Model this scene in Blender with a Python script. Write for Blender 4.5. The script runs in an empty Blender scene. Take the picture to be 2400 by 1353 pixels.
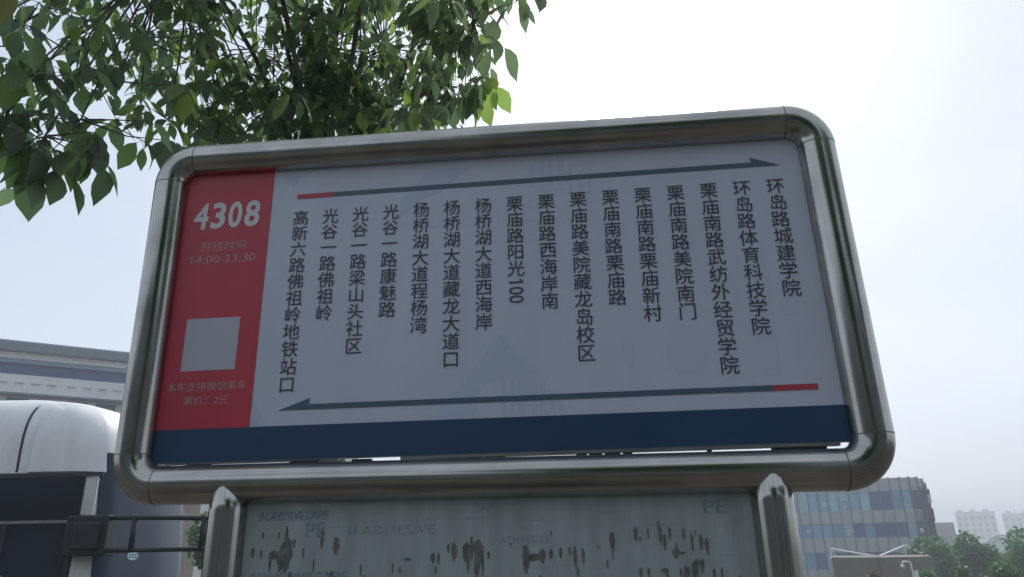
import bpy, bmesh, math, random
from mathutils import Vector, Matrix
random.seed(7)
S = bpy.context.scene
COL = S.collection
R = math.radians
# ------------------------------------------------------------------ camera
cam = bpy.data.objects.new('camera', bpy.data.cameras.new('camera'))
COL.objects.link(cam); S.camera = cam
right = Vector((0.99331028, 0.11398460, -0.01849835))
down = Vector((-0.05533280, 0.32921550, -0.94263219))
fwd = Vector((-0.10135561, 0.93734981, 0.33332023))
m = Matrix((right, -down, -fwd)).transposed().to_4x4()
m.translation = Vector((0.63716, -1.44843, 1.55))
cam.matrix_world = m
cam.data.sensor_width = 36.0
cam.data.lens = 36.0 * 1706.38 / 2400.0
cam.data.clip_start = 0.02
cam.data.clip_end = 6000
# ------------------------------------------------------------------ world, sun, exposure
SUN_EL, SUN_AZ = R(46), R(8)          # azimuth from +Y towards +X
w = bpy.data.worlds.new('World'); S.world = w; w.use_nodes = True
nt = w.node_tree; nt.nodes.clear()
out = nt.nodes.new('ShaderNodeOutputWorld'); bg = nt.nodes.new('ShaderNodeBackground')
sky = nt.nodes.new('ShaderNodeTexSky'); sky.sky_type = 'NISHITA'; sky.sun_disc = False
sky.sun_elevation = SUN_EL; sky.sun_rotation = SUN_AZ
sky.air_density = 1.0; sky.dust_density = 2.5; sky.ozone_density = 1.5
hs = nt.nodes.new('ShaderNodeHueSaturation'); hs.inputs['Saturation'].default_value = 0.55
nt.links.new(sky.outputs[0], hs.inputs['Color'])
# thin bright overcast in front of the clear sky: soft uneven cloud veil
tcw = nt.nodes.new('ShaderNodeTexCoord'); mpw = nt.nodes.new('ShaderNodeMapping'); mpw.inputs['Scale'].default_value = (1.0, 1.0, 2.6)
nw = nt.nodes.new('ShaderNodeTexNoise'); nw.inputs['Scale'].default_value = 1.7; nw.inputs['Detail'].default_value = 4; nw.inputs['Roughness'].default_value = 0.45
nt.links.new(tcw.outputs['Generated'], mpw.inputs[0]); nt.links.new(mpw.outputs[0], nw.inputs['Vector'])
cr = nt.nodes.new('ShaderNodeValToRGB'); ce = cr.color_ramp.elements
ce[0].position = 0.3; ce[0].color = (0.57, 0.69, 0.86, 1); ce[1].position = 0.7; ce[1].color = (0.76, 0.85, 0.965, 1)
nt.links.new(nw.outputs[0], cr.inputs[0])
gain = nt.nodes.new('ShaderNodeMixRGB'); gain.blend_type = 'MULTIPLY'; gain.inputs[0].default_value = 1.0; gain.inputs[2].default_value = (8.7, 8.7, 8.7, 1)
nt.links.new(cr.outputs[0], gain.inputs[1])
mxw = nt.nodes.new('ShaderNodeMixRGB'); mxw.inputs[0].default_value = 0.62
nt.links.new(hs.outputs[0], mxw.inputs[1]); nt.links.new(gain.outputs[0], mxw.inputs[2])
nt.links.new(mxw.outputs[0], bg.inputs[0]); nt.links.new(bg.outputs[0], out.inputs[0])
bg.inputs[1].default_value = 0.12
sun = bpy.data.lights.new('sun', 'SUN'); sun.energy = 2.2; sun.angle = R(10); sun.color = (1.0, 0.97, 0.93)
so = bpy.data.objects.new('sun', sun); COL.objects.link(so)
sd = Vector((math.sin(SUN_AZ) * math.cos(SUN_EL), math.cos(SUN_AZ) * math.cos(SUN_EL), math.sin(SUN_EL)))
so.rotation_euler = (-sd).to_track_quat('-Z', 'Y').to_euler()
so.location = (0, 0, 30)
S.view_settings.view_transform = 'Standard'; S.view_settings.look = 'None'
S.view_settings.exposure = 0.1; S.view_settings.gamma = 1.0
S.render.engine = 'CYCLES'
S.cycles.max_bounces = 6; S.cycles.transparent_max_bounces = 8
S.cycles.use_denoising = True
S.cycles.volume_bounces = 1

# ------------------------------------------------------------------ materials
def nodemat(name):
    mt = bpy.data.materials.new(name); mt.use_nodes = True
    return mt, mt.node_tree, mt.node_tree.nodes['Principled BSDF']
def mat(name, c, rough=0.6, metal=0.0, var=0.12, scale=6.0, bump=0.0, coat=0.0, spec=0.5, stretch=(1, 1, 1), c2=None):
    """plain surface with uneven colour and gloss (object space noise)"""
    mt, t, p = nodemat(name)
    tc = t.nodes.new('ShaderNodeTexCoord'); mp = t.nodes.new('ShaderNodeMapping'); mp.inputs['Scale'].default_value = stretch
    n = t.nodes.new('ShaderNodeTexNoise'); n.inputs['Scale'].default_value = scale; n.inputs['Detail'].default_value = 6
    t.links.new(tc.outputs['Object'], mp.inputs[0]); t.links.new(mp.outputs[0], n.inputs['Vector'])
    r = t.nodes.new('ShaderNodeValToRGB'); e = r.color_ramp.elements
    e[0].position = 0.3; e[1].position = 0.7
    d = c2 or tuple(max(0, x * (1 - 2 * var)) for x in c)
    e[0].color = (*d, 1); e[1].color = (*[min(1, x * (1 + var)) for x in c], 1)
    t.links.new(n.outputs[0], r.inputs[0]); t.links.new(r.outputs[0], p.inputs['Base Color'])
    p.inputs['Roughness'].default_value = rough; p.inputs['Metallic'].default_value = metal
    p.inputs['Specular IOR Level'].default_value = spec
    p.inputs['Coat Weight'].default_value = coat
    if bump:
        b = t.nodes.new('ShaderNodeBump'); b.inputs['Strength'].default_value = bump; b.inputs['Distance'].default_value = 0.02
        t.links.new(n.outputs[0], b.inputs['Height']); t.links.new(b.outputs[0], p.inputs['Normal'])
    return mt
def steel(name):
    mt, t, p = nodemat(name)
    tc = t.nodes.new('ShaderNodeTexCoord'); mp = t.nodes.new('ShaderNodeMapping'); mp.inputs['Scale'].default_value = (0.30, 24, 1)
    n = t.nodes.new('ShaderNodeTexNoise'); n.inputs['Scale'].default_value = 5; n.inputs['Detail'].default_value = 8; n.inputs['Roughness'].default_value = 0.65
    t.links.new(tc.outputs['UV'], mp.inputs[0]); t.links.new(mp.outputs[0], n.inputs['Vector'])
    n2 = t.nodes.new('ShaderNodeTexNoise'); n2.inputs['Scale'].default_value = 9; n2.inputs['Detail'].default_value = 5
    t.links.new(tc.outputs['Object'], n2.inputs['Vector'])
    r = t.nodes.new('ShaderNodeMapRange'); r.inputs['From Min'].default_value = 0.3; r.inputs['From Max'].default_value = 0.7
    r.inputs['To Min'].default_value = 0.09; r.inputs['To Max'].default_value = 0.24
    t.links.new(n.outputs[0], r.inputs[0]); t.links.new(r.outputs[0], p.inputs['Roughness'])
    cr = t.nodes.new('ShaderNodeValToRGB'); e = cr.color_ramp.elements
    e[0].position = 0.36; e[0].color = (0.26, 0.25, 0.225, 1); e[1].position = 0.64; e[1].color = (0.55, 0.535, 0.495, 1)
    ad = t.nodes.new('ShaderNodeMixRGB'); ad.inputs[0].default_value = 0.35
    t.links.new(n.outputs[0], ad.inputs[1]); t.links.new(n2.outputs[0], ad.inputs[2]); t.links.new(ad.outputs[0], cr.inputs[0]); t.links.new(cr.outputs[0], p.inputs['Base Color'])
    b = t.nodes.new('ShaderNodeBump'); b.inputs['Strength'].default_value = 0.05; b.inputs['Distance'].default_value = 0.003
    t.links.new(n.outputs[0], b.inputs['Height']); t.links.new(b.outputs[0], p.inputs['Normal'])
    p.inputs['Metallic'].default_value = 1.0
    return mt
def leafmat(name, cols, trans=0.45, tcol=1.6):
    """cols: ramp over the leaf's own tint attribute"""
    mt, t, p = nodemat(name)
    a = t.nodes.new('ShaderNodeAttribute'); a.attribute_name = 'tint'
    r = t.nodes.new('ShaderNodeValToRGB'); r.color_ramp.interpolation = 'LINEAR'
    e = r.color_ramp.elements
    while len(e) < len(cols): e.new(0.5)
    for i, (pos, c) in enumerate(cols): e[i].position = pos; e[i].color = (*c, 1)
    t.links.new(a.outputs['Fac'], r.inputs[0]); t.links.new(r.outputs[0], p.inputs['Base Color'])
    p.inputs['Roughness'].default_value = 0.42; p.inputs['Specular IOR Level'].default_value = 0.4
    tr = t.nodes.new('ShaderNodeBsdfTranslucent'); mx = t.nodes.new('ShaderNodeMixShader'); mx.inputs[0].default_value = trans
    mul = t.nodes.new('ShaderNodeMixRGB'); mul.blend_type = 'MULTIPLY'; mul.inputs[0].default_value = 1; mul.inputs[2].default_value = (tcol * 1.0, tcol * 1.12, tcol * 0.68, 1)
    t.links.new(r.outputs[0], mul.inputs[1]); t.links.new(mul.outputs[0], tr.inputs[0])
    o = t.nodes['Material Output']
    t.links.new(p.outputs[0], mx.inputs[1]); t.links.new(tr.outputs[0], mx.inputs[2]); t.links.new(mx.outputs[0], o.inputs[0])
    return mt
def glassmat(name, c, rough=0.06, spec=0.5):
    return mat(name, c, rough, 0, 0.1, 0.6, spec=spec)
M = {}
M['steel'] = steel('brushed_steel')
M['weld'] = mat('weld_seam', (0.20, 0.19, 0.17), 0.5, 0.8)
M['print'] = mat('printed_white_film', (0.645, 0.68, 0.80), 0.36, 0, 0.035, 3.0, stretch=(2.5, 1, 0.7))
M['mark'] = mat('pale_blue_print', (0.565, 0.62, 0.765), 0.38, 0, 0.03, 2.0)
M['faint'] = mat('very_pale_blue_print', (0.625, 0.665, 0.79), 0.36, 0, 0.03, 2.0)
M['red'] = mat('red_print', (0.60, 0.058, 0.085), 0.36, 0, 0.05, 4.0, stretch=(2, 1, 0.6))
M['pink'] = mat('red_line_print', (0.55, 0.07, 0.10), 0.38, 0, 0.03, 3.0)
M['navy'] = mat('navy_print', (0.030, 0.078, 0.155), 0.34, 0, 0.08, 3.0)
M['slate'] = mat('slate_print', (0.095, 0.145, 0.205), 0.38, 0, 0.03, 3.0)
M['ink'] = mat('black_ink', (0.070, 0.078, 0.105), 0.42, 0, 0.05, 3.0)
M['white_ink'] = mat('white_ink', (0.76, 0.74, 0.76), 0.4, 0, 0.03, 3.0)
M['pale_ink'] = mat('thin_white_ink', (0.56, 0.36, 0.38), 0.4, 0, 0.03, 3.0)
M['alu'] = mat('aluminium', (0.34, 0.34, 0.33), 0.4, 0.8, 0.15, 12)
M['board'] = mat('weathered_board', (0.43, 0.495, 0.485), 0.62, 0, 0.12, 9, 0.10, stretch=(3, 1, 0.5), c2=(0.34, 0.39, 0.375))
M['peel'] = mat('bare_peeled_patch', (0.205, 0.20, 0.175), 0.75, 0, 0.2, 50)
M['residue'] = mat('blue_tape_residue', (0.17, 0.27, 0.38), 0.7, 0, 0.0, 75, c2=(0.40, 0.45, 0.455))
M['grime'] = mat('grime_line', (0.26, 0.32, 0.34), 0.7, 0, 0.0, 75, c2=(0.41, 0.46, 0.465))
M['bark'] = mat('bark', (0.13, 0.12, 0.10), 0.9, 0, 0.3, 14, 0.6, stretch=(1, 1, 0.25))
M['twig'] = mat('green_twig', (0.11, 0.12, 0.08), 0.7, 0, 0.2, 20)
M['leaf'] = leafmat('broad_leaf', [(0.0, (0.070, 0.093, 0.078)), (0.55, (0.095, 0.125, 0.095)), (0.88, (0.13, 0.18, 0.085)), (0.991, (0.17, 0.22, 0.07)), (0.999, (0.12, 0.045, 0.045))], 0.68, 2.3)
M['treeleaf'] = leafmat('tree_foliage', [(0.0, (0.03, 0.08, 0.04)), (0.6, (0.05, 0.135, 0.06)), (1.0, (0.10, 0.21, 0.07))], 0.45, 1.8)
M['yleaf'] = leafmat('yellow_green_foliage', [(0.0, (0.06, 0.09, 0.03)), (1.0, (0.15, 0.19, 0.05))], 0.3, 1.3)
M['pinkleaf'] = leafmat('flowering_foliage', [(0.0, (0.05, 0.08, 0.03)), (0.55, (0.06, 0.09, 0.03)), (0.65, (0.25, 0.07, 0.16)), (1.0, (0.33, 0.09, 0.20))], 0.3, 1.2)
M['buswhite'] = mat('bus_white_paint', (0.80, 0.805, 0.79), 0.5, 0, 0.05, 5, stretch=(1.5, 1.5, 0.35))
M['busdirty'] = mat('dirty_white_paint', (0.62, 0.62, 0.58), 0.45, 0, 0.12, 5)
M['seam'] = mat('dark_rubber_seam', (0.045, 0.048, 0.05), 0.7)
M['black'] = mat('black_plastic', (0.018, 0.020, 0.023), 0.5)
M['busglass'] = glassmat('bus_side_glass', (0.018, 0.026, 0.034), 0.10)
M['windscreen'] = glassmat('windscreen_glass', (0.045, 0.066, 0.095), 0.22, 0.10)
M['tyre'] = mat('tyre', (0.02, 0.02, 0.02), 0.85)
M['rim'] = mat('rim', (0.4, 0.4, 0.42), 0.35, 0.8)
M['lampglass'] = mat('clear_lamp', (0.6, 0.6, 0.6), 0.1)
M['sticker'] = mat('pale_sticker', (0.42, 0.58, 0.64), 0.5)
M['sticker_ink'] = mat('sticker_ink', (0.05, 0.09, 0.14), 0.5)
M['paving'] = mat('grey_brown_paving', (0.085, 0.078, 0.068), 0.85, 0, 0.2, 3, 0.2)
M['kerb'] = mat('granite_kerb', (0.32, 0.31, 0.30), 0.8, 0, 0.15, 20)
M['asphalt'] = mat('asphalt', (0.055, 0.055, 0.055), 0.9, 0, 0.2, 8, 0.2)
M['paint'] = mat('road_paint', (0.7, 0.7, 0.68), 0.7, 0, 0.1, 8)
M['earth'] = mat('grassy_earth', (0.06, 0.085, 0.035), 0.95, 0, 0.3, 0.6, 0.3, c2=(0.11, 0.095, 0.06))
M['hall_white'] = mat('hall_white_cladding', (0.72, 0.71, 0.71), 0.6, 0, 0.05, 0.5)
M['hall_grey'] = mat('hall_roof_metal', (0.13, 0.165, 0.21), 0.5, 0, 0.08, 0.5)
M['hall_blue'] = glassmat('hall_ribbon_glass', (0.03, 0.075, 0.19), 0.2, 0.2)
M['hall_light'] = mat('hall_blue_panel', (0.17, 0.25, 0.38), 0.45, 0, 0.06, 0.5)
M['spandrel'] = mat('grey_spandrel', (0.27, 0.31, 0.345), 0.5, 0, 0.06, 0.7)
M['fin'] = mat('dark_fin', (0.07, 0.09, 0.115), 0.5)
M['pane_a'] = glassmat('blue_grey_pane', (0.15, 0.33, 0.48), 0.1, 0.3)
M['pane_b'] = glassmat('dark_pane', (0.02, 0.08, 0.24), 0.15, 0.15)
M['pane_c'] = glassmat('pale_pane', (0.25, 0.45, 0.56), 0.15, 0.3)
M['pane_d'] = glassmat('mid_blue_pane', (0.10, 0.24, 0.44), 0.1, 0.3)
M['brown'] = mat('brown_grey_cladding', (0.17, 0.15, 0.115), 0.8, 0, 0.1, 1.2)
M['whitepaint'] = mat('white_painted_steel', (0.78, 0.79, 0.80), 0.4, 0, 0.04, 4)
M['globe'] = mat('opal_globe', (0.75, 0.74, 0.70), 0.25)
M['apt'] = mat('pale_render', (0.55, 0.53, 0.51), 0.8, 0, 0.06, 0.2)
M['aptwin'] = glassmat('far_window', (0.12, 0.14, 0.17), 0.2)
M['grey_block'] = mat('grey_concrete', (0.26, 0.27, 0.28), 0.8, 0, 0.08, 0.2)
M['beige'] = mat('beige_stone', (0.34, 0.29, 0.24), 0.8, 0, 0.08, 0.6)
M['pinkwall'] = mat('pinkish_render', (0.40, 0.30, 0.33), 0.8, 0, 0.06, 0.6)
M['car_silver'] = mat('silver_car_paint', (0.52, 0.52, 0.53), 0.3, 0.2, 0.03, 2, coat=0.6)
M['car_white'] = mat('white_car_paint', (0.70, 0.68, 0.68), 0.3, 0, 0.03, 2, coat=0.6)
M['car_red'] = mat('red_car_paint', (0.30, 0.06, 0.09), 0.3, 0, 0.03, 2, coat=0.6)
M['carglass'] = glassmat('car_glass', (0.02, 0.025, 0.03), 0.06)

M['dark_row'] = mat('added_row_wall', (0.04, 0.042, 0.038), 0.7, 0, 0.15, 0.6)  # wall of the added row behind the camera, dark for the steel reflections
M['square'] = mat('mauve_grey_label', (0.53, 0.53, 0.60), 0.45, 0, 0.02, 6)
# ------------------------------------------------------------------ mesh helpers
def tag(o, label=None, cat=None, group=None, kind=None):
    if label: o['label'] = label
    if cat: o['category'] = cat
    if group: o['group'] = group
    if kind: o['kind'] = kind
    return o
def empty(name, loc=(0, 0, 0), rz=0.0):
    o = bpy.data.objects.new(name, None); COL.objects.link(o)
    o.location = loc; o.rotation_euler = (0, 0, rz); o.empty_display_size = 0.2
    return o
class MB:
    def __init__(s): s.v = []; s.f = []; s.uv = []; s.mi = []; s.tint = []
    def face(s, idx, uv=None, mi=0, tint=0.0): s.f.append(tuple(idx)); s.uv.append(uv); s.mi.append(mi); s.tint.append(tint)
    def add(s, pts): b = len(s.v); s.v += [tuple(p) for p in pts]; return b
    def poly(s, pts, mi=0): b = s.add(pts); s.face(range(b, b + len(pts)), None, mi); return s
    def box(s, x0, x1, y0, y1, z0, z1, mi=0, mtx=None):
        p = [Vector((x, y, z)) for z in (z0, z1) for y in (y0, y1) for x in (x0, x1)]
        if mtx: p = [mtx @ q for q in p]
        b = s.add(p)
        for f in ((0, 2, 3, 1), (4, 5, 7, 6), (0, 1, 5, 4), (2, 6, 7, 3), (0, 4, 6, 2), (1, 3, 7, 5)): s.face([b + i for i in f], None, mi)
        return s
    def tube(s, path, rad, n=12, cap=True, mi=0):
        path = [Vector(p) for p in path]
        rad = rad if isinstance(rad, (list, tuple)) else [rad] * len(path)
        ref = None; rings = []; L = 0.0
        for i, p in enumerate(path):
            d = (path[min(i + 1, len(path) - 1)] - path[max(i - 1, 0)]).normalized()
            if ref is None:
                ref = d.orthogonal().normalized()
                if abs(d.y) < 0.9: ref = (Vector((0, -1, 0)) - d * d.dot(Vector((0, -1, 0)))).normalized()
            ref = (ref - d * ref.dot(d)).normalized(); bi = d.cross(ref)
            if i: L += (p - path[i - 1]).length
            b = s.add([p + (ref * math.cos(2 * math.pi * k / n) + bi * math.sin(2 * math.pi * k / n)) * rad[i] for k in range(n)])
            rings.append((b, L))
        for (a, la), (b, lb) in zip(rings, rings[1:]):
            for k in range(n):
                k2 = (k + 1) % n
                s.face((a + k, a + k2, b + k2, b + k), ((la, k / n), (la, (k + 1) / n), (lb, (k + 1) / n), (lb, k / n)), mi)
        if cap:
            s.face([rings[0][0] + k for k in range(n)][::-1], None, mi); s.face([rings[-1][0] + k for k in range(n)], None, mi)
        return s
    def grid(s, rows, close=False, mi=0):
        n = len(rows[0]); bs = [s.add(r) for r in rows]
        for a, b in zip(bs, bs[1:]):
            for k in range(n if close else n - 1):
                k2 = (k + 1) % n
                s.face((a + k, a + k2, b + k2, b + k), None, mi)
        return bs
    def build(s, name, mats, parent=None, smooth=False, bevel=0.0):
        me = bpy.data.meshes.new(name); me.from_pydata(s.v, [], s.f)
        for mm in (mats if isinstance(mats, (list, tuple)) else [mats]): me.materials.append(mm)
        me.polygons.foreach_set('material_index', s.mi)
        if any(u for u in s.uv):
            uvl = me.uv_layers.new(name='UVMap')
            li = 0
            for f, u in zip(s.f, s.uv):
                for k in range(len(f)):
                    uvl.data[li].uv = u[k] if u else (0, 0); li += 1
        if any(s.tint):
            at = me.attributes.new('tint', 'FLOAT', 'FACE'); at.data.foreach_set('value', s.tint)
        if smooth: me.polygons.foreach_set('use_smooth', [True] * len(me.polygons))
        me.update()
        o = bpy.data.objects.new(name, me); COL.objects.link(o)
        if parent: o.parent = parent
        if bevel:
            bv = o.modifiers.new('bevel', 'BEVEL'); bv.width = bevel; bv.segments = 2; bv.limit_method = 'ANGLE'
        return o
def smooth_angle(o, ang=40):
    me = o.data
    me.polygons.foreach_set('use_smooth', [True] * len(me.polygons))
    me.set_sharp_from_angle(angle=R(ang)); return o
GL = {}
def glyphs(text, size, offset=0.0, shear=0.0):
    key = (text, size, offset, shear)
    if key not in GL:
        c = bpy.data.curves.new('lettering', 'FONT'); c.body = text; c.size = size; c.offset = offset; c.shear = shear; c.resolution_u = 4
        o = bpy.data.objects.new('lettering', c); COL.objects.link(o)
        me = bpy.data.meshes.new_from_object(o.evaluated_get(bpy.context.evaluated_depsgraph_get()))
        GL[key] = ([(v.co.x, v.co.y) for v in me.vertices], [tuple(p.vertices) for p in me.polygons])
        if text[0] == '1':                   # the signwriter's 1 has a flag
            v_, f_ = GL[key]; x0 = min(q[0] for q in v_); b_ = len(v_)
            v_ += [(x0 + 0.0005, 0.682 * size), (x0 + 0.0005, 0.59 * size), (x0 - 0.15 * size, 0.50 * size), (x0 - 0.15 * size, 0.585 * size)]
            f_.append((b_, b_ + 1, b_ + 2, b_ + 3))
        bpy.data.objects.remove(o); bpy.data.curves.remove(c); bpy.data.meshes.remove(me)
    return GL[key]
def put(mb, text, size, fn, offset=0.0, shear=0.0, mi=0):
    v, f = glyphs(text, size, offset, shear)
    b = mb.add([fn(x, y) for x, y in v])
    for q in f: mb.face([b + i for i in q], None, mi)
def fit_text(mb, text, x0, x1, z0, z1, y, offset=0.0, shear=0.0):
    v, f = glyphs(text, 1.0, offset, shear)
    xs = [p[0] for p in v]; ys = [p[1] for p in v]
    ax = (x1 - x0) / (max(xs) - min(xs)); az = (z1 - z0) / (max(ys) - min(ys))
    put(mb, text, 1.0, lambda a, b: (x0 + (a - min(xs)) * ax, y, z0 + (b - min(ys)) * az), offset, shear)
DENS = 2.6
WM=[
[(0.455, 1.966), (0.31, 1.792), (0.413, 1.796), (0.402, 1.823), (0.407, 1.841), (0.424, 1.86), (0.455, 1.874), (0.487, 1.866), (0.515, 1.828), (0.519, 1.886)] ,
[(0.455, 1.875), (0.465, 1.874), (0.464, 1.798), (0.454, 1.798)] ,
[(0.473, 1.872), (0.482, 1.872), (0.481, 1.798), (0.471, 1.798)] ,
[(0.489, 1.87), (0.505, 1.869), (0.503, 1.798), (0.488, 1.799)] ,
[(0.518, 1.886), (0.529, 1.885), (0.526, 1.798), (0.516, 1.798)] ,
[(0.534, 1.866), (0.546, 1.865), (0.544, 1.798), (0.532, 1.799)] ,
[(0.552, 1.841), (0.563, 1.84), (0.562, 1.798), (0.551, 1.799)] ,
[(0.569, 1.823), (0.579, 1.822), (0.578, 1.799), (0.568, 1.799)] ,
[(0.295, 2.364), (0.398, 2.366), (0.32, 2.303), (0.277, 2.287), (0.224, 2.238), (0.237, 2.29)] ,
[(0.525, 2.359), (0.536, 2.359), (0.535, 2.299), (0.523, 2.3)] ,
[(0.546, 2.365), (0.558, 2.365), (0.556, 2.302), (0.544, 2.303)] ,
[(0.567, 2.37), (0.579, 2.37), (0.576, 2.302), (0.565, 2.303)] ,
[(0.588, 2.366), (0.602, 2.366), (0.599, 2.288), (0.585, 2.289)] ,
[(0.611, 2.353), (0.622, 2.353), (0.619, 2.282), (0.608, 2.283)] ,
[(0.633, 2.332), (0.642, 2.332), (0.639, 2.276), (0.63, 2.276)] ,
[(0.652, 2.307), (0.66, 2.308), (0.658, 2.271), (0.65, 2.272)] ,
[(-0.073, 1.856), (-0.036, 1.792), (-0.072, 1.792)] ,
[(-0.056, 2.373), (-0.009, 2.373), (-0.022, 2.342)] ,
[(0.878, 1.912), (0.868, 1.892), (0.858, 1.876), (0.843, 1.865), (0.827, 1.862), (0.812, 1.866), (0.8, 1.878), (0.792, 1.895), (0.786, 1.916), (0.792, 1.936), (0.803, 1.953), (0.819, 1.964), (0.838, 1.967), (0.855, 1.962), (0.869, 1.95), (0.877, 1.932)] ,
[(0.821, 1.991), (0.833, 2.022), (0.861, 1.966), (0.808, 1.942)] ,
[(0.701, 1.942), (0.723, 1.948), (0.729, 1.91), (0.716, 1.875), (0.704, 1.893)] ,
[(0.592, 2.132), (0.619, 2.121), (0.64, 2.09), (0.615, 2.044), (0.581, 2.075)] ,
[(0.967, 2.146), (1.01, 2.143), (1.005, 1.854), (0.973, 1.855)] ,
[(1.024, 2.02), (1.069, 2.018), (1.047, 1.978), (1.031, 1.979)] ,
]
PEEL= [(0.028, 1.542, 0.026, 0.07), (0.026, 1.574, 0.007, 0.047), (0.019, 1.534, 0.021, 0.047), (0.128, 1.556, 0.013, 0.036), (0.099, 1.571, 0.008, 0.043), (-0.04, 1.546, 0.008, 0.021), (-0.022, 1.543, 0.005, 0.02), (0.003, 1.542, 0.019, 0.017), (-0.003, 1.528, 0.006, 0.039), (0.063, 1.544, 0.004, 0.021), (0.085, 1.522, 0.004, 0.023), (0.043, 1.562, 0.005, 0.019), (-0.022, 1.578, 0.005, 0.013), (0.011, 1.577, 0.003, 0.014), (0.319, 1.531, 0.009, 0.02), (0.33, 1.53, 0.004, 0.023), (0.36, 1.542, 0.013, 0.035), (0.349, 1.548, 0.005, 0.016), (0.384, 1.54, 0.017, 0.038), (0.394, 1.547, 0.006, 0.046), (0.407, 1.54, 0.021, 0.047), (0.404, 1.516, 0.012, 0.045), (0.415, 1.516, 0.004, 0.045), (0.387, 1.517, 0.005, 0.03), (0.426, 1.534, 0.005, 0.015), (0.325, 1.51, 0.004, 0.015), (0.497, 1.526, 0.014, 0.053), (0.511, 1.529, 0.032, 0.014), (0.527, 1.531, 0.014, 0.027), (0.544, 1.534, 0.007, 0.019), (0.562, 1.536, 0.006, 0.022), (0.589, 1.528, 0.007, 0.04), (0.604, 1.529, 0.006, 0.03), (0.579, 1.538, 0.004, 0.019), (0.659, 1.555, 0.01, 0.034), (0.659, 1.531, 0.002, 0.022), (0.703, 1.567, 0.008, 0.027), (0.711, 1.558, 0.004, 0.009), (0.726, 1.567, 0.003, 0.021), (0.748, 1.564, 0.005, 0.034), (0.746, 1.578, 0.003, 0.023), (0.755, 1.551, 0.006, 0.03), (0.766, 1.567, 0.005, 0.025), (0.774, 1.532, 0.014, 0.02), (0.776, 1.542, 0.003, 0.022), (0.784, 1.532, 0.014, 0.004), (0.791, 1.565, 0.004, 0.023), (0.805, 1.55, 0.006, 0.033), (0.821, 1.55, 0.007, 0.028), (0.831, 1.542, 0.007, 0.031), (0.814, 1.516, 0.02, 0.005), (0.809, 1.506, 0.007, 0.033), (0.819, 1.509, 0.007, 0.026), (0.708, 1.5, 0.007, 0.017), (0.722, 1.499, 0.005, 0.018), (0.752, 1.502, 0.015, 0.01), (0.755, 1.493, 0.004, 0.014), (0.648, 1.515, 0.004, 0.016), (0.546, 1.571, 0.002, 0.01), (0.633, 1.546, 0.003, 0.007), (0.839, 1.495, 0.005, 0.019), (0.78, 1.498, 0.003, 0.016), (0.812, 1.566, 0.002, 0.011), (0.794, 1.5, 0.003, 0.017), (0.593, 1.502, 0.004, 0.017), (0.468, 1.553, 0.002, 0.006), (0.241, 1.515, 0.003, 0.019), (0.256, 1.511, 0.004, 0.011), (0.179, 1.512, 0.003, 0.023), (0.27, 1.53, 0.016, 0.004)]
BLOBS=[(-1.066, 0.245, 3.131, 0.138), (-1.106, 0.337, 2.979, 0.175), (-1.184, 0.606, 3.289, 0.225), (-1.021, 0.365, 2.786, 0.125), (-1.004, 0.476, 2.916, 0.15), (-1.243, 0.998, 3.68, 0.325), (-1.159, 0.947, 3.361, 0.163), (-1.194, 1.31, 3.795, 0.375), (-1.064, 1.315, 3.429, 0.15), (-1.021, 1.578, 4.03, 0.45), (-0.973, 1.566, 3.628, 0.213), (-0.692, 1.681, 4.101, 0.45), (-0.659, 1.671, 3.691, 0.263), (-0.328, 1.577, 3.982, 0.4), (-0.347, 1.763, 3.723, 0.237), (0.026, 1.205, 3.75, 0.263), (0.052, 1.38, 3.527, 0.125), (0.231, 1.021, 3.623, 0.138), (-1.314, 0.243, 3.077, 0.263), (-1.434, 0.456, 2.91, 0.225), (-1.311, 0.471, 3.735, 0.388), (-1.219, 0.887, 4.214, 0.475), (-0.931, 1.256, 4.611, 0.562), (-0.422, 1.403, 4.694, 0.562), (0.137, 1.218, 4.316, 0.388), (-1.496, 0.846, 4.781, 0.613), (-1.126, 1.242, 5.379, 0.737), (-0.481, 1.463, 5.459, 0.7), (0.146, 1.402, 4.997, 0.475)]
NODES=[(-0.968, 0.287, 2.691), (-0.899, 0.338, 2.708), (-0.921, 0.355, 2.651), (-1.043, 0.267, 2.758), (-0.989, 0.302, 2.636), (-0.914, 0.427, 2.83), (-0.882, 0.426, 2.734), (-0.839, 0.578, 2.958), (-0.861, 0.602, 2.897), (-0.848, 0.735, 2.975), (0.368, 0.697, 3.249), (0.297, 0.763, 3.149), (0.312, 0.821, 3.179), (0.218, 0.893, 3.164), (0.518, 0.6, 3.381), (0.448, 0.712, 3.438), (0.184, 0.897, 3.15), (0.036, 1.021, 3.367), (0.252, 0.838, 3.141), (0.359, 0.723, 3.413), (0.239, 0.387, 3.2), (-0.968, 0.141, 2.886), (-0.921, 0.103, 2.985), (-0.852, -0.034, 2.976), (-0.874, 0.857, 3.022), (-0.817, 0.868, 3.061), (0.039, 1.091, 3.271), (-0.047, 1.076, 3.26), (-0.778, 0.656, 3.152), (-0.474, 0.916, 3.264)]
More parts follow.
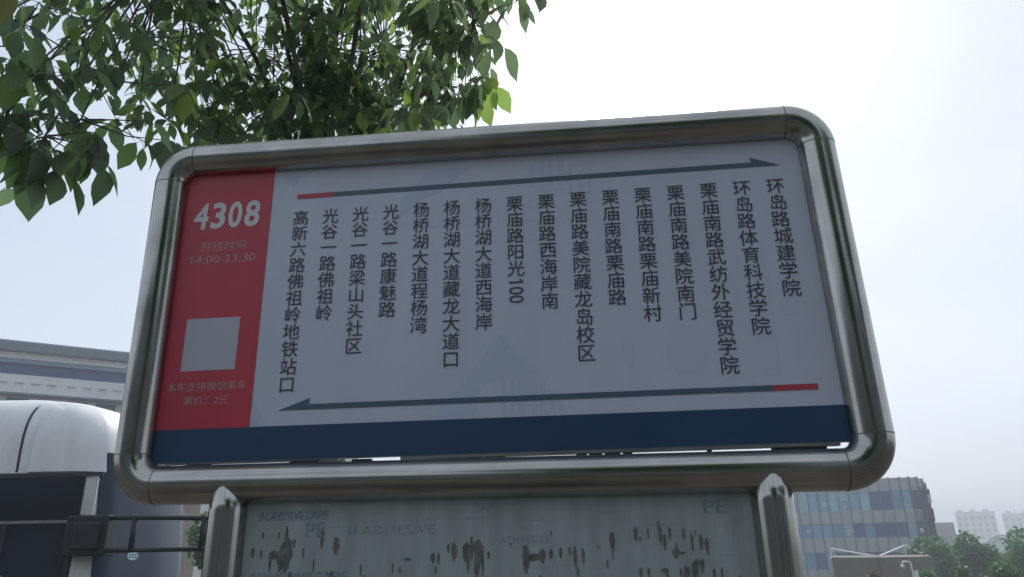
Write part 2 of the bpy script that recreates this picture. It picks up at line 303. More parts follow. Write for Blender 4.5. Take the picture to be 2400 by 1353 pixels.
BLOBS += [(-0.997, 1.28, 3.538, 0.198), (-0.876, 1.52, 3.764, 0.234), (-0.702, 1.478, 3.475, 0.176), (-0.563, 1.64, 3.79, 0.234), (-0.901, 1.293, 3.356, 0.149), (-0.414, 1.572, 3.508, 0.176), (-0.142, 1.512, 3.493, 0.149), (-0.041, 1.42, 3.66, 0.17), (0.109, 1.277, 3.681, 0.144), (-1.012, 0.941, 3.271, 0.138), (-1.098, 0.715, 3.245, 0.152), (-1.088, 0.28, 2.815, 0.129), (-1.104, 0.5, 3.025, 0.158), (-1.159, 0.668, 3.47, 0.178), (-0.748, 1.357, 3.381, 0.149), (-0.594, 1.538, 3.454, 0.154), (0.109, 1.173, 3.809, 0.164), (-1.003, 1.077, 3.785, 0.22), (-0.707, 1.375, 4.045, 0.258)]
# ------------------------------------------------------------------ terrain, pavement, road
def gz(y):                                   # the land falls away gently beyond the road
    return -0.15 if y < 13 else max(-5.0, -0.15 - 0.09 * (y - 13))
g = MB()
ys = [-400, -60, -8, 4, 13, 20, 30, 40, 50, 60, 66.9, 80, 120, 400, 1900]
g.grid([[(x, y, gz(y)) for x in (-1900, -300, -60, -20, 0, 20, 60, 300, 1900)] for y in ys])
tag(g.build('ground', M['earth']), kind='structure')
p = MB(); p.box(-60, 60, -9, 4.4, -0.12, 0.0); tag(p.build('pavement', M['paving']), kind='structure')
p = MB()
for i in range(60): p.box(-60 + 2 * i + 0.006, -58 + 2 * i - 0.006, 4.402, 4.55, -0.14, 0.008)
tag(p.build('kerb', M['kerb'], bevel=0.012), kind='structure')
p = MB(); p.poly([(-90, 4.552, -0.13), (90, 4.552, -0.13), (90, 12.9, -0.13), (-90, 12.9, -0.13)])
tag(p.build('road', M['asphalt']), kind='structure')
p = MB()
for i in range(30): p.poly([(-60 + 4 * i, 9.0, -0.126), (-58 + 4 * i, 9.0, -0.126), (-58 + 4 * i, 9.15, -0.126), (-60 + 4 * i, 9.15, -0.126)])
tag(p.build('lane_marking', M['paint']), kind='structure')

# ------------------------------------------------------------------ the bus stop sign
Z0 = 2.264
sign = tag(empty('bus_stop_sign', (0.43, 0, 0)), 'big stainless steel tube bus stop sign with white route panel', 'bus stop sign')
def spart(mb, name, m_, parent, **k):        # the sign is laid out round its own base point
    mb.v = [(x - 0.43, y, z) for x, y, z in mb.v]
    o = mb.build(name, m_, None, **k); o.parent = parent; return o
TR_ = 0.039
cs = [Vector((-0.324, 0, Z0 + 0.166)), Vector((1.1455, 0, Z0 + 0.148)), Vector((1.155, 0, Z0 - 0.592)), Vector((-0.316, 0, Z0 - 0.584))]
nm = ['top_rail', 'side_rail', 'bottom_rail', 'side_rail']
RE = 0.062
for i in range(4):
    a, b = cs[i], cs[(i + 1) % 4]; d = (b - a).normalized()
    n_ = 60
    t = MB().tube([a + d * RE + (b - a - 2 * d * RE) * k / n_ for k in range(n_ + 1)], TR_, 40, cap=False)
    spart(t, nm[i], M['steel'], sign, smooth=True)
    pr = cs[i - 1]; d0 = (pr - a).normalized()
    p0, p3 = a + d0 * RE, a + d * RE; p1, p2 = p0 - d0 * RE * 0.552, p3 - d * RE * 0.552
    arc = [(1 - u) ** 3 * p0 + 3 * u * (1 - u) ** 2 * p1 + 3 * u * u * (1 - u) * p2 + u ** 3 * p3 for u in [k / 14 for k in range(15)]]
    e = spart(MB().tube(arc, TR_ * 1.004, 40, cap=False), 'corner_elbow', M['steel'], sign, smooth=True)
    wl = MB()
    for q, dd in ((p0, d0), (p3, d)):
        wl.tube([q - dd * 0.0011, q + dd * 0.0011], TR_ * 1.0075, 40)
    wo = spart(wl, 'weld_seam', M['weld'], e, smooth=False)
for xb in (-0.098, 0.957):
    zt = Z0 - 0.584 if xb < 0 else Z0 - 0.591
    spart(MB().tube([(xb, 0, z) for z in [0.0 + (zt) * k / 30 for k in range(31)]], TR_ * 0.985, 40), 'post', M['steel'], sign, smooth=True)
    fl = MB(); fl.tube([(xb, 0, 0.001), (xb, 0, 0.014)], 0.085, 28)
    spart(fl, 'base_flange', M['alu'], sign)
# route panel: a flat tray, printed film on its face
rp = MB(); rp.box(-0.292, 1.122, 0.0, 0.010, Z0 - 0.5415, Z0 + 0.136)
panel = spart(rp, 'route_panel', M['print'], sign, bevel=0.001)
def sheet(name, m_, polys, y, parent=None):
    mb = MB()
    for q in polys: mb.poly([(a, y, b) for a, b in q])
    return spart(mb, name, m_, parent or panel)
def rect(x0, x1, z0, z1): return [(x0, z0), (x1, z0), (x1, z1), (x0, z1)]
for i_, q in enumerate(WM): sheet('watermark', M['faint' if q[0][0] > 0.5 and i_ > 15 else 'mark'], [q], -0.00014 - 0.000008 * i_)
bj = MB(); put(bj, 'SUBEI JIAODI', 0.062, lambda a, b: (0.262 + a * 0.98, -0.00035, Z0 - 0.045 + b))
spart(bj, 'watermark', M['faint'], panel)
sheet('red_block', M['red'], [[(-0.288, Z0 - 0.4715), (-0.073, Z0 - 0.4715), (-0.073, Z0 + 0.134), (-0.255, Z0 + 0.134), (-0.268, Z0 + 0.131), (-0.280, Z0 + 0.12), (-0.288, Z0 + 0.10)]], -0.0008)
sheet('footer_band', M['navy'], [rect(-0.2915, 1.1215, Z0 - 0.5405, Z0 - 0.4715)], -0.0012)
a1, b1 = Z0 + 0.0487, Z0 + 0.0597
sheet('route_arrow', M['slate'], [[(0.072, a1), (1.067, a1), (1.004, Z0 + 0.0715), (1.007, b1), (0.072, b1)]], -0.0011)
sheet('arrow_start', M['pink'], [rect(-0.0125, 0.0722, a1, b1)], -0.0014)
a2, b2 = Z0 - 0.4395, Z0 - 0.4285
sheet('route_arrow', M['slate'], [[(-0.0135, a2), (0.987, a2), (0.987, b2), (0.0515, b2), (0.0545, Z0 - 0.4155)]], -0.0011)
sheet('arrow_start', M['pink'], [rect(0.9868, 1.0712, a2, b2)], -0.0014)
STN = ['高新六路佛祖岭地铁站口', '光谷一路佛祖岭', '光谷一路梁山头社区', '光谷一路康魅路', '杨桥湖大道程杨湾', '杨桥湖大道藏龙大道口', '杨桥湖大道西海岸', '栗庙路阳光@', '栗庙路西海岸南', '栗庙路美院藏龙岛校区', '栗庙南路栗庙路', '栗庙南路栗庙新村', '栗庙南路美院南门', '栗庙南路武纺外经贸学院', '环岛路体育科技学院', '环岛路城建学院']
EM, ST = 0.0392, 0.0385
for k, nme in enumerate(STN):
    mb = MB(); cx = 0.07 * k
    for j, ch in enumerate(nme):
        cz = Z0 - ST * j
        if ch == '@':                        # the figures 100 are printed lying on their side
            put(mb, '100', 0.044, lambda a, b: (cx - 0.0155 + b, -0.0012, cz + 0.0165 - a * 0.86))
        else:
            for dx, dz, dy in ((-0.00018, 0, 0), (0.00018, 0.00012, 0.00012)):   # a slightly bold cut
                put(mb, ch, EM, lambda a, b: (cx + dx + a - 0.5 * EM, -0.0012 - dy, cz + dz + b - 0.38 * EM))
    spart(mb, 'station_name', M['ink'], panel)
mb = MB(); 
for ch, xa, xb in (('4', -0.258, -0.2225), ('3', -0.2165, -0.182), ('0', -0.1745, -0.142), ('8', -0.1355, -0.0995)):
    fit_text(mb, ch, xa, xb, Z0 - 0.0135, Z0 + 0.053, -0.0015, 0.026, 0.04)
spart(mb, 'route_number', M['white_ink'], panel)
mb = MB(); fit_text(mb, '开班时间', -0.232, -0.124, Z0 - 0.069, Z0 - 0.0465, -0.0014)
spart(mb, 'service_heading', M['pale_ink'], panel)
mb = MB(); fit_text(mb, '14:00-23:30', -0.2565, -0.099, Z0 - 0.0985, Z0 - 0.080, -0.0014)
spart(mb, 'service_hours', M['pale_ink'], panel)
sheet('blank_square', M['square'], [rect(-0.241, -0.1185, Z0 - 0.347, Z0 - 0.2295)], -0.0014)
mb = MB(); fit_text(mb, '本车支持微信乘车', -0.267, -0.0885, Z0 - 0.3915, Z0 - 0.3715, -0.0014)
spart(mb, 'payment_line', M['pale_ink'], panel)
mb = MB(); fit_text(mb, '票价：2元', -0.2245, -0.1265, Z0 - 0.421, Z0 - 0.402, -0.0014)
spart(mb, 'fare_line', M['pale_ink'], panel)
# aluminium edge strip and torn tape under the panel
es = MB(); es.box(0.25, 1.095, -0.002, 0.013, Z0 - 0.5475, Z0 - 0.5417)
es.box(-0.25, 0.12, 0.002, 0.012, Z0 - 0.5435, Z0 - 0.5417)
spart(es, 'edge_strip', M['alu'], panel)
for x, l, h in ((0.305, 0.11, 0.006), (0.42, 0.012, 0.009), (0.43, 0.03, 0.0075), (0.60, 0.02, 0.008), (0.625, 0.025, 0.007), (0.655, 0.03, 0.008), (0.69, 0.018, 0.009), (0.85, 0.008, 0.009), (-0.2, 0.05, 0.007), (0.02, 0.06, 0.006), (0.15, 0.04, 0.007), (0.97, 0.1, 0.007)):
    tp = MB(); zt5 = Z0 - (0.5477 if x > 0.249 else 0.5437); tp.box(x, x + l, -0.001, 0.011, zt5 - h * 0.7, zt5)
    spart(tp, 'torn_tape', M['black'], panel)
# lower notice board
nb = MB(); nb.box(-0.075, 0.935, 0.0, 0.02, 0.75, Z0 - 0.618)
board = spart(nb, 'notice_board', M['board'], sign, bevel=0.002)
rnd = random.Random(3)
mb = MB()
FL = [0]
def flake(cx, cz, w_, h_):
    n_ = 12; L = []; Rr = []
    for k in range(n_ + 1):
        u = k / n_; e = (math.sin(math.pi * (u ** 0.8)) ** 0.8) * w_ / 2
        x = cx + (u - 0.5) * w_ * rnd.uniform(-0.3, 0.3)
        z = cz + h_ / 2 - u * h_
        L.append((x - e * rnd.uniform(0.7, 1.1) - 0.0003, z)); Rr.append((x + e * rnd.uniform(0.7, 1.1) + 0.0003, z + rnd.uniform(-.05, .05) * h_ / n_))
    FL[0] += 1; yf = -0.0003 - 0.000012 * FL[0]
    for k in range(n_): mb.poly([(a, yf, b) for a, b in (L[k], Rr[k], Rr[k + 1], L[k + 1])])
for q in PEEL: flake(*q)
for k in range(90):
    flake(rnd.uniform(-0.05, 0.9), rnd.uniform(0.95, 1.5), rnd.uniform(0.004, 0.014), rnd.uniform(0.012, 0.05))
tag(spart(mb, 'peeled_patch', M['peel'], board), kind='stuff')
for tx_, q_, of_ in (('ADHESIVETAPE', (-0.034, 0.108, 1.606, 1.6225), 0.0), ('ADHESIVETAPE', (-0.045, 0.152, 1.492, 1.510), 0.0), ('PE', (0.066, 0.104, 1.573, 1.600), 0.0), ('PE', (0.832, 0.872, 1.600, 1.624), 0.0)):
    mb = MB(); fit_text(mb, tx_, *q_, -0.0005, of_)
    fit_text(mb, tx_, q_[0] + 0.0008, q_[1] + 0.0008, *q_[2:], -0.0007, of_)
    fit_text(mb, tx_, q_[0] - 0.0008, q_[1] - 0.0008, q_[2] + 0.0006, q_[3] + 0.0006, -0.0009, of_)
    spart(mb, 'tape_residue', M['residue'], board)
mb = MB(); mb.poly([(a, -0.0004, b) for a, b in rect(0.150, 0.167, 1.5765, 1.595)])
spart(mb, 'tape_residue', M['residue'], board)
mb = MB()
fit_text(mb, 'ADHESIVE', 0.176, 0.322, 1.575, 1.592, -0.0005)
fit_text(mb, 'ADHESIVE', 0.447, 0.545, 1.554, 1.568, -0.0005)
fit_text(mb, 'TAPE', 0.40, 0.445, 1.612, 1.630, -0.0005)
for k in range(150):                          # thin lines left by tape edges
    x, z = rnd.uniform(-0.06, 0.9), rnd.uniform(1.2, 1.635)
    if rnd.random() < 0.45: mb.poly([(a, -0.0003, b) for a, b in rect(x, x + rnd.uniform(0.01, 0.06), z, z + 0.0010)])
    else: mb.poly([(a, -0.0003, b) for a, b in rect(x, x + 0.0011, z - rnd.uniform(0.006, 0.03), z)])
tag(spart(mb, 'grime_line', M['grime'], board), kind='stuff')

# ------------------------------------------------------------------ foliage
def leaf(mb, base, d, nrm, L, W, tint, curl=0.0):
    d = d.normalized(); nrm = (nrm - d * nrm.dot(d)).normalized(); s_ = d.cross(nrm)
    prof = ((0.0, 0.02), (0.16, 0.30), (0.40, 0.50), (0.64, 0.42), (0.84, 0.18), (1.0, 0.0))
    rows = []
    for u, hw in prof:
        c = base + d * (u * L) - nrm * (curl * L * u * u)
        f_ = nrm * (hw * W * 0.22)
        rows.append((c + s_ * hw * W + f_, c, c - s_ * hw * W + f_))
    b = mb.add([q for r in rows for q in r])
    for k in range(len(rows) - 1):
        i = b + 3 * k
        mb.face((i, i + 1, i + 4, i + 3), None, 0, tint); mb.face((i + 1, i + 2, i + 5, i + 4), None, 0, tint)
def rv(r_): 
    while True:
        v = Vector((r_.uniform(-1, 1), r_.uniform(-1, 1), r_.uniform(-1, 1)))
        if 0.01 < v.length < 1: return v
tree = tag(empty('broadleaf_tree', (-0.50, 1.75, 0)), 'leafy broadleaf tree hanging over and behind the bus stop sign', 'tree')
O = Vector((-0.50, 1.75, 0))
rt = random.Random(11)
wood = MB(); tw = MB(); lf = MB()
wood.tube([Vector(q) - O for q in ((-0.50, 1.75, -0.1), (-0.49, 1.74, 0.5), (-0.52, 1.72, 1.3), (-0.50, 1.66, 2.2), (-0.56, 1.60, 2.9))], [0.11, 0.085, 0.07, 0.055, 0.036], 14)
fork = Vector((-0.56, 1.60, 2.9))
limb_mb = MB()
def limb(a, b, r0, r1):
    n_ = 6; pts = []
    side = rv(rt) * (b - a).length * 0.08
    for k in range(n_ + 1):
        u = k / n_; pts.append(a.lerp(b, u) + side * math.sin(u * math.pi) + Vector((0, 0, (b - a).length * 0.06 * math.sin(u * math.pi))) - O)
    limb_mb.tube(pts, [r0 + (r1 - r0) * k / n_ for k in range(n_ + 1)], 8)
hubs = []
for hx, hy, hz in ((-1.25, 1.15, 4.35), (-0.95, 1.35, 4.5), (-0.5, 1.55, 4.5), (0.05, 1.35, 4.5), (-0.2, 1.2, 4.9), (-0.95, 0.8, 5.0)):
    h = Vector((hx, hy, hz)); limb(fork, h, 0.016, 0.007); hubs.append(h)
def rosette(node, n_, Lm, spread=1.0, droop=0.9):
    for k in range(n_):
        a = 2 * math.pi * (k + rt.random() * 0.8) / n_
        o_ = Vector((math.cos(a), math.sin(a), 0))
        d = (o_ * spread * rt.uniform(0.3, 1.0) + Vector((0, 0, -droop * rt.uniform(0.5, 1.3)))).normalized()
        pet = rt.uniform(0.015, 0.04)
        st = node + (o_ * 0.6 + d * 0.4).normalized() * pet
        tw.tube([node - O, st - O], 0.0010, 4, cap=False)
        nn = (o_ * 0.7 + Vector((0, 0, 0.6)) + rv(rt) * 0.7)
        L = Lm * rt.uniform(0.6, 1.25)
        leaf(lf, st - O, d, nn, L, L * rt.uniform(0.42, 0.62), rt.random(), rt.choice((0.05, 0.15, 0.25, 0.5)) * rt.uniform(-0.3, 1.1))
for bx, by, bz, br in BLOBS:
    c = Vector((bx, by, bz)); hub = min(hubs, key=lambda h: (h - c).length)
    limb(hub, c, 0.006, 0.003)
    n_nodes = max(5, int(235 * br * br * DENS * (0.4 if bz > 4.4 else 0.42 if bx < -1.0 else 0.9)))
    for k in range(n_nodes):
        q = c + Vector([x * br * y for x, y in zip(rv(rt), (1.0, 1.5, 1.0))])
        if k % 2 == 0: tw.tube([c.lerp(q, 0.15) - O, c.lerp(q, 0.6) + rv(rt) * br * 0.08 - O, q - O], [0.0035, 0.0022, 0.0014], 5, cap=False)
        rosette(q, rt.randint(3, 5), 0.086)
for nx, ny, nz in NODES:
    q = Vector((nx, ny, nz)); c = min((Vector(b[:3]) for b in BLOBS), key=lambda b: (b - q).length)
    md = c.lerp(q, 0.5) + rv(rt) * 0.03
    tw.tube([c - O, md - O, q - O], [0.004, 0.0025, 0.0015], 5, cap=False)
    rosette(q, rt.randint(4, 6), 0.112, 0.8, 1.2)
tr_o = wood.build('trunk', M['bark'], tree, smooth=True)
limb_mb.build('limb', M['bark'], tr_o, smooth=True)
cr_o = lf.build('crown', M['leaf'], tree, smooth=True)
tw.build('twig', M['twig'], cr_o, smooth=True)
# ------------------------------------------------------------------ bus
bus = tag(empty('bus', (-4.30, 5.75, -0.13), R(7)), 'white city bus with dark glass waiting at the kerb left of the sign', 'bus')
BL, BW = 9.0, 2.45
LV = [(0.30, 0.03, 0.06), (0.42, 0.0, 0.0), (0.98, 0.0, 0.0), (1.9, 0.01, 0.07), (2.48, 0.02, 0.13), (2.58, 0.025, 0.15), (2.72, 0.032, 0.17), (2.88, 0.05, 0.20), (3.02, 0.09, 0.26), (3.13, 0.15, 0.36), (3.22, 0.24, 0.50), (3.29, 0.36, 0.70), (3.345, 0.53, 1.0), (3.38, 0.78, 1.4), (3.395, 1.05, 1.9)]
def lv(z):
    for (a, b) in zip(LV, LV[1:]):
        if z <= b[0]:
            u = (z - a[0]) / (b[0] - a[0]); return a[1] + (b[1] - a[1]) * u, a[2] + (b[2] - a[2]) * u
    return LV[-1][1:]
RC = 0.34
SX = [-BL + 0.6, -8.0, -7.0, -6.0, -5.0, -4.0, -3.0, -2.0, -1.4, -1.0, -0.9, -0.7]
def outline(z, off=0.0):
    si, fi = lv(z); pts = []
    rc = RC; rc2 = 0.55; r2 = max(0.02, min(rc2, (BW - 2 * si) / 2 - 0.01)); r1 = max(0.02, min(rc, (BW - 2 * si) / 2 - 0.01))
    for x in SX: pts.append((min(x, -fi - r1), si - off))
    for k in range(9):
        a = math.pi / 2 * k / 8; pts.append((-fi - r1 + (r1 + off) * math.sin(a), si + r1 - (r1 + off) * math.cos(a)))
    for k in range(1, 8):
        u = k / 8; pts.append((-fi + off + 0.05 * math.sin(u * math.pi), si + r1 + (BW - 2 * si - r1 - r2) * u))
    for k in range(9):
        a = math.pi / 2 * k / 8; pts.append((-fi - r2 + (r2 + off) * math.cos(a), BW - si - r2 + (r2 + off) * math.sin(a)))
    for x in SX[::-1]: pts.append((min(x, -fi - r2), BW - si + off))
    pts.append((-BL + si * 0.6 - off, BW - si - 0.3)); pts.append((-BL + si * 0.6 - off, si + 0.3))
    return [(x, y, z) for x, y in pts]
NS = len(SX)
b = MB(); bs = b.grid([outline(z) for z, _, _ in LV], close=True)
nP = len(outline(1.0)); b.face([bs[-1] + k for k in range(nP)]); b.face([bs[0] + k for k in range(nP)][::-1])
smooth_angle(b.build('body', M['buswhite'], bus), 35)
def skin(name, m_, i0, i1, zs, off, parent=bus, thick=None, ang=50):
    q = MB(); q.grid([outline(z, off)[i0:i1 + 1] for z in zs]); q.grid([outline(zs[-1], off)[i0:i1 + 1], outline(zs[-1], -0.02)[i0:i1 + 1]])
    q.grid([outline(zs[0], -0.02)[i0:i1 + 1], outline(zs[0], off)[i0:i1 + 1]])
    return smooth_angle(q.build(name, m_, parent), ang)
fr0 = NS + 4; fr1 = NS + 9 + 7 + 7
ws = skin('windscreen', M['windscreen'], fr0, fr1, [1.0, 1.4, 1.8, 2.1, 2.36, 2.48, 2.58, 2.70], 0.006)
# side glazing with pillars, header panel over the doors
def side_box(name, m_, x0, x1, z0, z1, off, parent=bus):
    q = MB(); n_ = max(1, int((z1 - z0) / 0.12))
    rows = []
    for k in range(n_ + 1):
        z = z0 + (z1 - z0) * k / n_; rows.append([(x0, lv(z)[0] + 0.01, z), (x0, lv(z)[0] - off, z), (x1, lv(z)[0] - off, z), (x1, lv(z)[0] + 0.01, z)])
    bs_ = q.grid(rows); 
    for r_ in (0, -1): q.face([bs_[r_] + k for k in range(4)])
    return q.build(name, m_, parent)
side_box('header_panel', M['busglass'], -8.3, -0.30, 2.01, 2.435, 0.007)
side_box('header_trim', M['seam'], -8.3, -0.12, 2.438, 2.48, 0.013)
side_box('drip_rail', M['alu'], -8.3, -0.28, 1.985, 2.005, 0.015)
dr = side_box('door', M['busglass'], -1.75, -0.30, 0.34, 1.98, 0.006)
for x0, x1 in ((-1.75, -1.70), (-1.05, -0.99), (-0.355, -0.305)): side_box('door_frame', M['black'], x0, x1, 0.345, 1.975, 0.016, dr)
side_box('door_rail', M['alu'], -0.97, -0.94, 0.7, 1.5, 0.022, dr)
for x0, x1 in ((-3.3, -1.85), (-4.85, -3.4), (-6.4, -4.95), (-8.2, -6.5)): side_box('window', M['busglass'], x0, x1, 1.02, 1.98, 0.007)
side_box('pillar_cover', M['busdirty'], -0.28, -0.16, 2.06, 2.42, 0.010)
skin('corner_cap', M['buswhite'], NS - 2, NS + 5, [2.492, 2.6, 2.72, 2.86, 3.0, 3.10, 3.18, 3.24], 0.028)
skin('corner_pillar', M['busdirty'], NS + 2, NS + 4, [0.62, 1.0, 1.4, 1.8, 2.2, 2.45], 0.016)
# cross seams in the roof cove
for xs in (-1.02,):
    q = MB(); zz = [2.49 + 0.74 * k / 16 for k in range(17)]
    q.grid([[(xs - 0.014 - (z - 2.49) * 0.06, lv(z)[0] - 0.0025, z + 0.001) for z in zz], [(xs + 0.014 - (z - 2.49) * 0.06, lv(z)[0] - 0.0025, z + 0.001) for z in zz]])
    q.build('roof_seam', M['seam'], bus)
q = MB(); q.grid([outline(z, 0.003)[NS - 2:NS + 7] for z in (2.455, 2.467)]); q.build('roof_seam', M['seam'], bus)
# mirror bracket, two long mirror arms, mirror head
mk = MB(); mk.box(-0.36, 0.06, -0.09, 0.14, 1.66, 2.05); mk.box(-0.26, 0.0, -0.12, -0.088, 1.72, 1.98)
mbk = mk.build('mirror_bracket', M['black'], bus, bevel=0.03)
am = MB(); am.tube([(-0.15, -0.02, 2.02), (0.3, -0.06, 2.02), (1.62, -0.16, 1.98)], 0.024, 10); am.tube([(-0.28, -0.02, 1.71), (0.3, -0.06, 1.71), (1.62, -0.16, 1.71)], 0.024, 10)
for x in (0.31, 1.02): am.tube([(x, -0.06 - 0.075 * (x - 0.3), 2.02), (x, -0.06 - 0.075 * (x - 0.3), 1.70)], 0.028, 8)
am.build('mirror_arm', M['black'], bus, smooth=True)
mh = MB(); mh.box(1.60, 1.88, -0.24, -0.06, 1.52, 2.08); mho = mh.build('mirror', M['black'], bus, bevel=0.05)
mg = MB(); mg.box(1.594, 1.602, -0.22, -0.08, 1.58, 2.02); mg.build('mirror_glass', M['lampglass'], mho)
# inspection sticker on the windscreen
o0 = outline(1.52, 0.012); o1 = outline(1.60, 0.012)
st = MB(); c0 = Vector(outline(1.655, 0.011)[NS + 9 + 0]); tx = (Vector(outline(1.655, 0.011)[NS + 10]) - Vector(outline(1.655, 0.011)[NS + 8])).normalized(); nz_ = Vector((-0.07, 0, 1)).normalized()
c0 = c0 + tx * 0.13
st.poly([c0 + tx * (0.105 * math.cos(k * math.pi / 12)) + nz_ * (0.045 * math.sin(k * math.pi / 12)) for k in range(24)])
sto = st.build('windscreen_sticker', M['sticker'], ws)
tt = MB(); nrm_ = tx.cross(nz_).normalized(); nrm_ = nrm_ if nrm_.x > 0 else -nrm_
put(tt, 'CCC', 0.055, lambda a, b: c0 + nrm_ * 0.002 + tx * ((a - 0.058) * 1.35) + nz_ * (b - 0.02), 0.002)
tt.build('sticker_lettering', M['sticker_ink'], sto)
bp = skin('bumper', M['black'], fr0 - 2, fr1, [0.32, 0.42, 0.6], 0.015)
for y in (0.35, 2.05):
    q = MB(); q.box(-0.05, 0.045, y - 0.14, y + 0.14, 0.66, 0.82); q.build('headlight', M['lampglass'], bus, bevel=0.02)
for x in (-2.45, -6.9):
    for y0 in (-0.004, BW - 0.27):
        q = MB(); q.tube([(x, y0, 0.48), (x, y0 + 0.274, 0.48)], 0.48, 28); wh = q.build('wheel', M['tyre'], bus)
        q = MB(); yy = y0 - 0.006 if y0 < 1 else y0 + 0.272; q.tube([(x, yy, 0.48), (x, yy + 0.01, 0.48)], 0.27, 24); q.build('rim', M['rim'], wh)

# ------------------------------------------------------------------ hall with banded roof, far left
D = 70.0; AZ = R(-38.6)
hall = tag(empty('exhibition_hall', (0.637 + D * math.sin(AZ), -1.448 + D * math.cos(AZ), -3.8), -AZ), 'long pale hall with grey roof edge and dark blue ribbon window behind the bus', 'building')
def hz(e): return 1.55 + D * math.tan(R(e)) + 3.8
HX0, HX1 = -38, 26
def hb(name, m_, e0, e1, y0, parent=hall, x0=HX0, x1=HX1, y1=24):
    return MB().box(x0, x1, y0, y1, hz(e0), hz(e1)).build(name, m_, parent)
zt = hz(13.12); q = MB(); prof = [(-1.55, hz(12.42)), (-1.6, hz(12.95)), (-1.45, hz(13.06)), (-0.9, zt), (24, zt + 1.0), (24, hz(12.4)), (-1.2, hz(12.4))]
q.poly([(HX0, a, c) for a, c in prof]); q.poly([(HX1, a, c) for a, c in prof][::-1])
for (a, c), (a2, c2) in zip(prof, prof[1:] + prof[:1]): q.poly([(HX0, a, c), (HX1, a, c), (HX1, a2, c2), (HX0, a2, c2)])
rf = q.build('roof', M['hall_grey'], hall)
hb('fascia', M['hall_white'], 12.03, 12.4, -0.9)
for i in range(28):
    x = HX0 + 1.2 + i * 2.25; MB().box(x, x + 0.35, -1.05, -0.5, hz(12.38), hz(12.47)).build('eaves_bracket', M['hall_white'], hall)
hb('blue_band', M['hall_light'], 11.77, 12.028, -0.75)
hb('ribbon_window', M['hall_blue'], 11.06, 11.768, -0.3)
hb('wall', M['hall_white'], 10.56, 11.058, -0.62)
hb('wall', M['hall_white'], 9.88, 10.2, -0.6)
nx_ = []
x = HX0 + 0.6
while x < HX1 - 1:
    for j in range(4): nx_.append(x + j * 1.11)
    x += 4.75
pz = MB(); prev = HX0
for x in nx_:
    pz.box(prev, x, -0.598, 1.0, hz(10.2), hz(10.558)); prev = x + 0.62
pz.box(prev, HX1, -0.598, 1.0, hz(10.2), hz(10.558))
pz.build('wall', M['hall_white'], hall)
hb('niche_back', M['hall_white'], 10.2, 10.558, -0.44)
hb('cornice', M['hall_grey'], 9.78, 9.878, -0.95)
hb('wall', M['hall_white'], -5.0, 9.0, -0.3)
hb('wall', M['hall_white'], 9.0, 9.778, 0.3)
for i in range(30):
    x = HX0 + 1.0 + i * 2.1
    MB().box(x, x + 1.5, 0.24, 0.4, hz(9.08), hz(9.7)).build('window', M['hall_blue'], hall)

# ------------------------------------------------------------------ curved office building, right
D = 100.0; AZ = R(17)
off = tag(empty('office_building', (0.637 + D * math.sin(AZ), -1.448 + D * math.cos(AZ), -5.0), -AZ), 'round cornered grey office building with glass bands and vertical fins', 'building')
def oz(e): return 1.55 + D * math.tan(R(e)) + 5.0
BAY = 1.16; RAD = 4.1; XE = 5.5
def fp(s, o=0.0):                            # point on the facade line, o outward
    if s <= XE: return Vector((s, -o, 0))
    a = (s - XE) / RAD
    if a <= math.pi / 2 + 0.4: return Vector((XE + (RAD + o) * math.sin(a), RAD - (RAD + o) * math.cos(a), 0))
    return Vector((XE + RAD + o, 0, 0))
nb_ = 25; ss = [XE - 17 * BAY + k * BAY for k in range(nb_ + 1)]
top = oz(3.9)
rows = [(oz(3.06), top), (oz(1.02), oz(1.83)), (oz(-0.84), oz(0.10)), (0.0, oz(-1.92))]
glz = [(oz(1.83), oz(3.06)), (oz(0.10), oz(1.02)), (oz(-1.92), oz(-0.84))]
def topz(s): return top - 0.75 * max(0.0, ((s - XE) / RAD - 0.75) / 0.75) ** 2
def band(mb, s0, s1, z0, z1, o, n_=3):
    r0, r1 = [], []
    for k in range(n_ + 1):
        p_ = fp(s0 + (s1 - s0) * k / n_, o); r0.append((p_.x, p_.y, z0)); r1.append((p_.x, p_.y, min(z1, topz(s0 + (s1 - s0) * k / n_) + (o if o < -0.3 else 0))))
    mb.grid([r0, r1])
core = MB()
for k in range(nb_): band(core, ss[k], ss[k + 1], 0, top - 0.02, -0.35)
e_ = fp(ss[-1], -0.35); s_ = fp(ss[0], -0.35)
core.poly([(e_.x, e_.y, 0), (e_.x, 30, 0), (e_.x, 30, top - 1.0), (e_.x, e_.y, top - 1.0)]); core.poly([(s_.x, s_.y, 0), (s_.x, 30, 0), (s_.x, 30, top - 0.02), (s_.x, s_.y, top - 0.02)])
core.poly([(s_.x, 30, 0), (e_.x, 30, 0), (e_.x, 30, top - 1.0), (s_.x, 30, top - 1.0)])
core.poly([(s_.x, 0.4, top - 1.0), (XE + 0.5, 0.4, top - 1.0), (e_.x, 4, top - 1.0), (e_.x, 30, top - 1.0), (s_.x, 30, top - 1.0)])
core.build('core', M['fin'], off)
for z0, z1 in rows:
    q = MB()
    for k in range(nb_): band(q, ss[k] + 0.03, ss[k + 1] - 0.03, z0, z1, 0.0)
    for k in range(nb_): 
        a, c = fp(ss[k], 0), fp(ss[k + 1], 0); a2, c2 = fp(ss[k], -0.34), fp(ss[k + 1], -0.34)
        za, zc = min(z1, topz(ss[k])), min(z1, topz(ss[k + 1])); q.poly([(a.x, a.y, za), (c.x, c.y, zc), (c2.x, c2.y, zc), (a2.x, a2.y, za)]); q.poly([(a.x, a.y, z0), (c.x, c.y, z0), (c2.x, c2.y, z0), (a2.x, a2.y, z0)])
    q.build('spandrel_band', M['spandrel'], off)
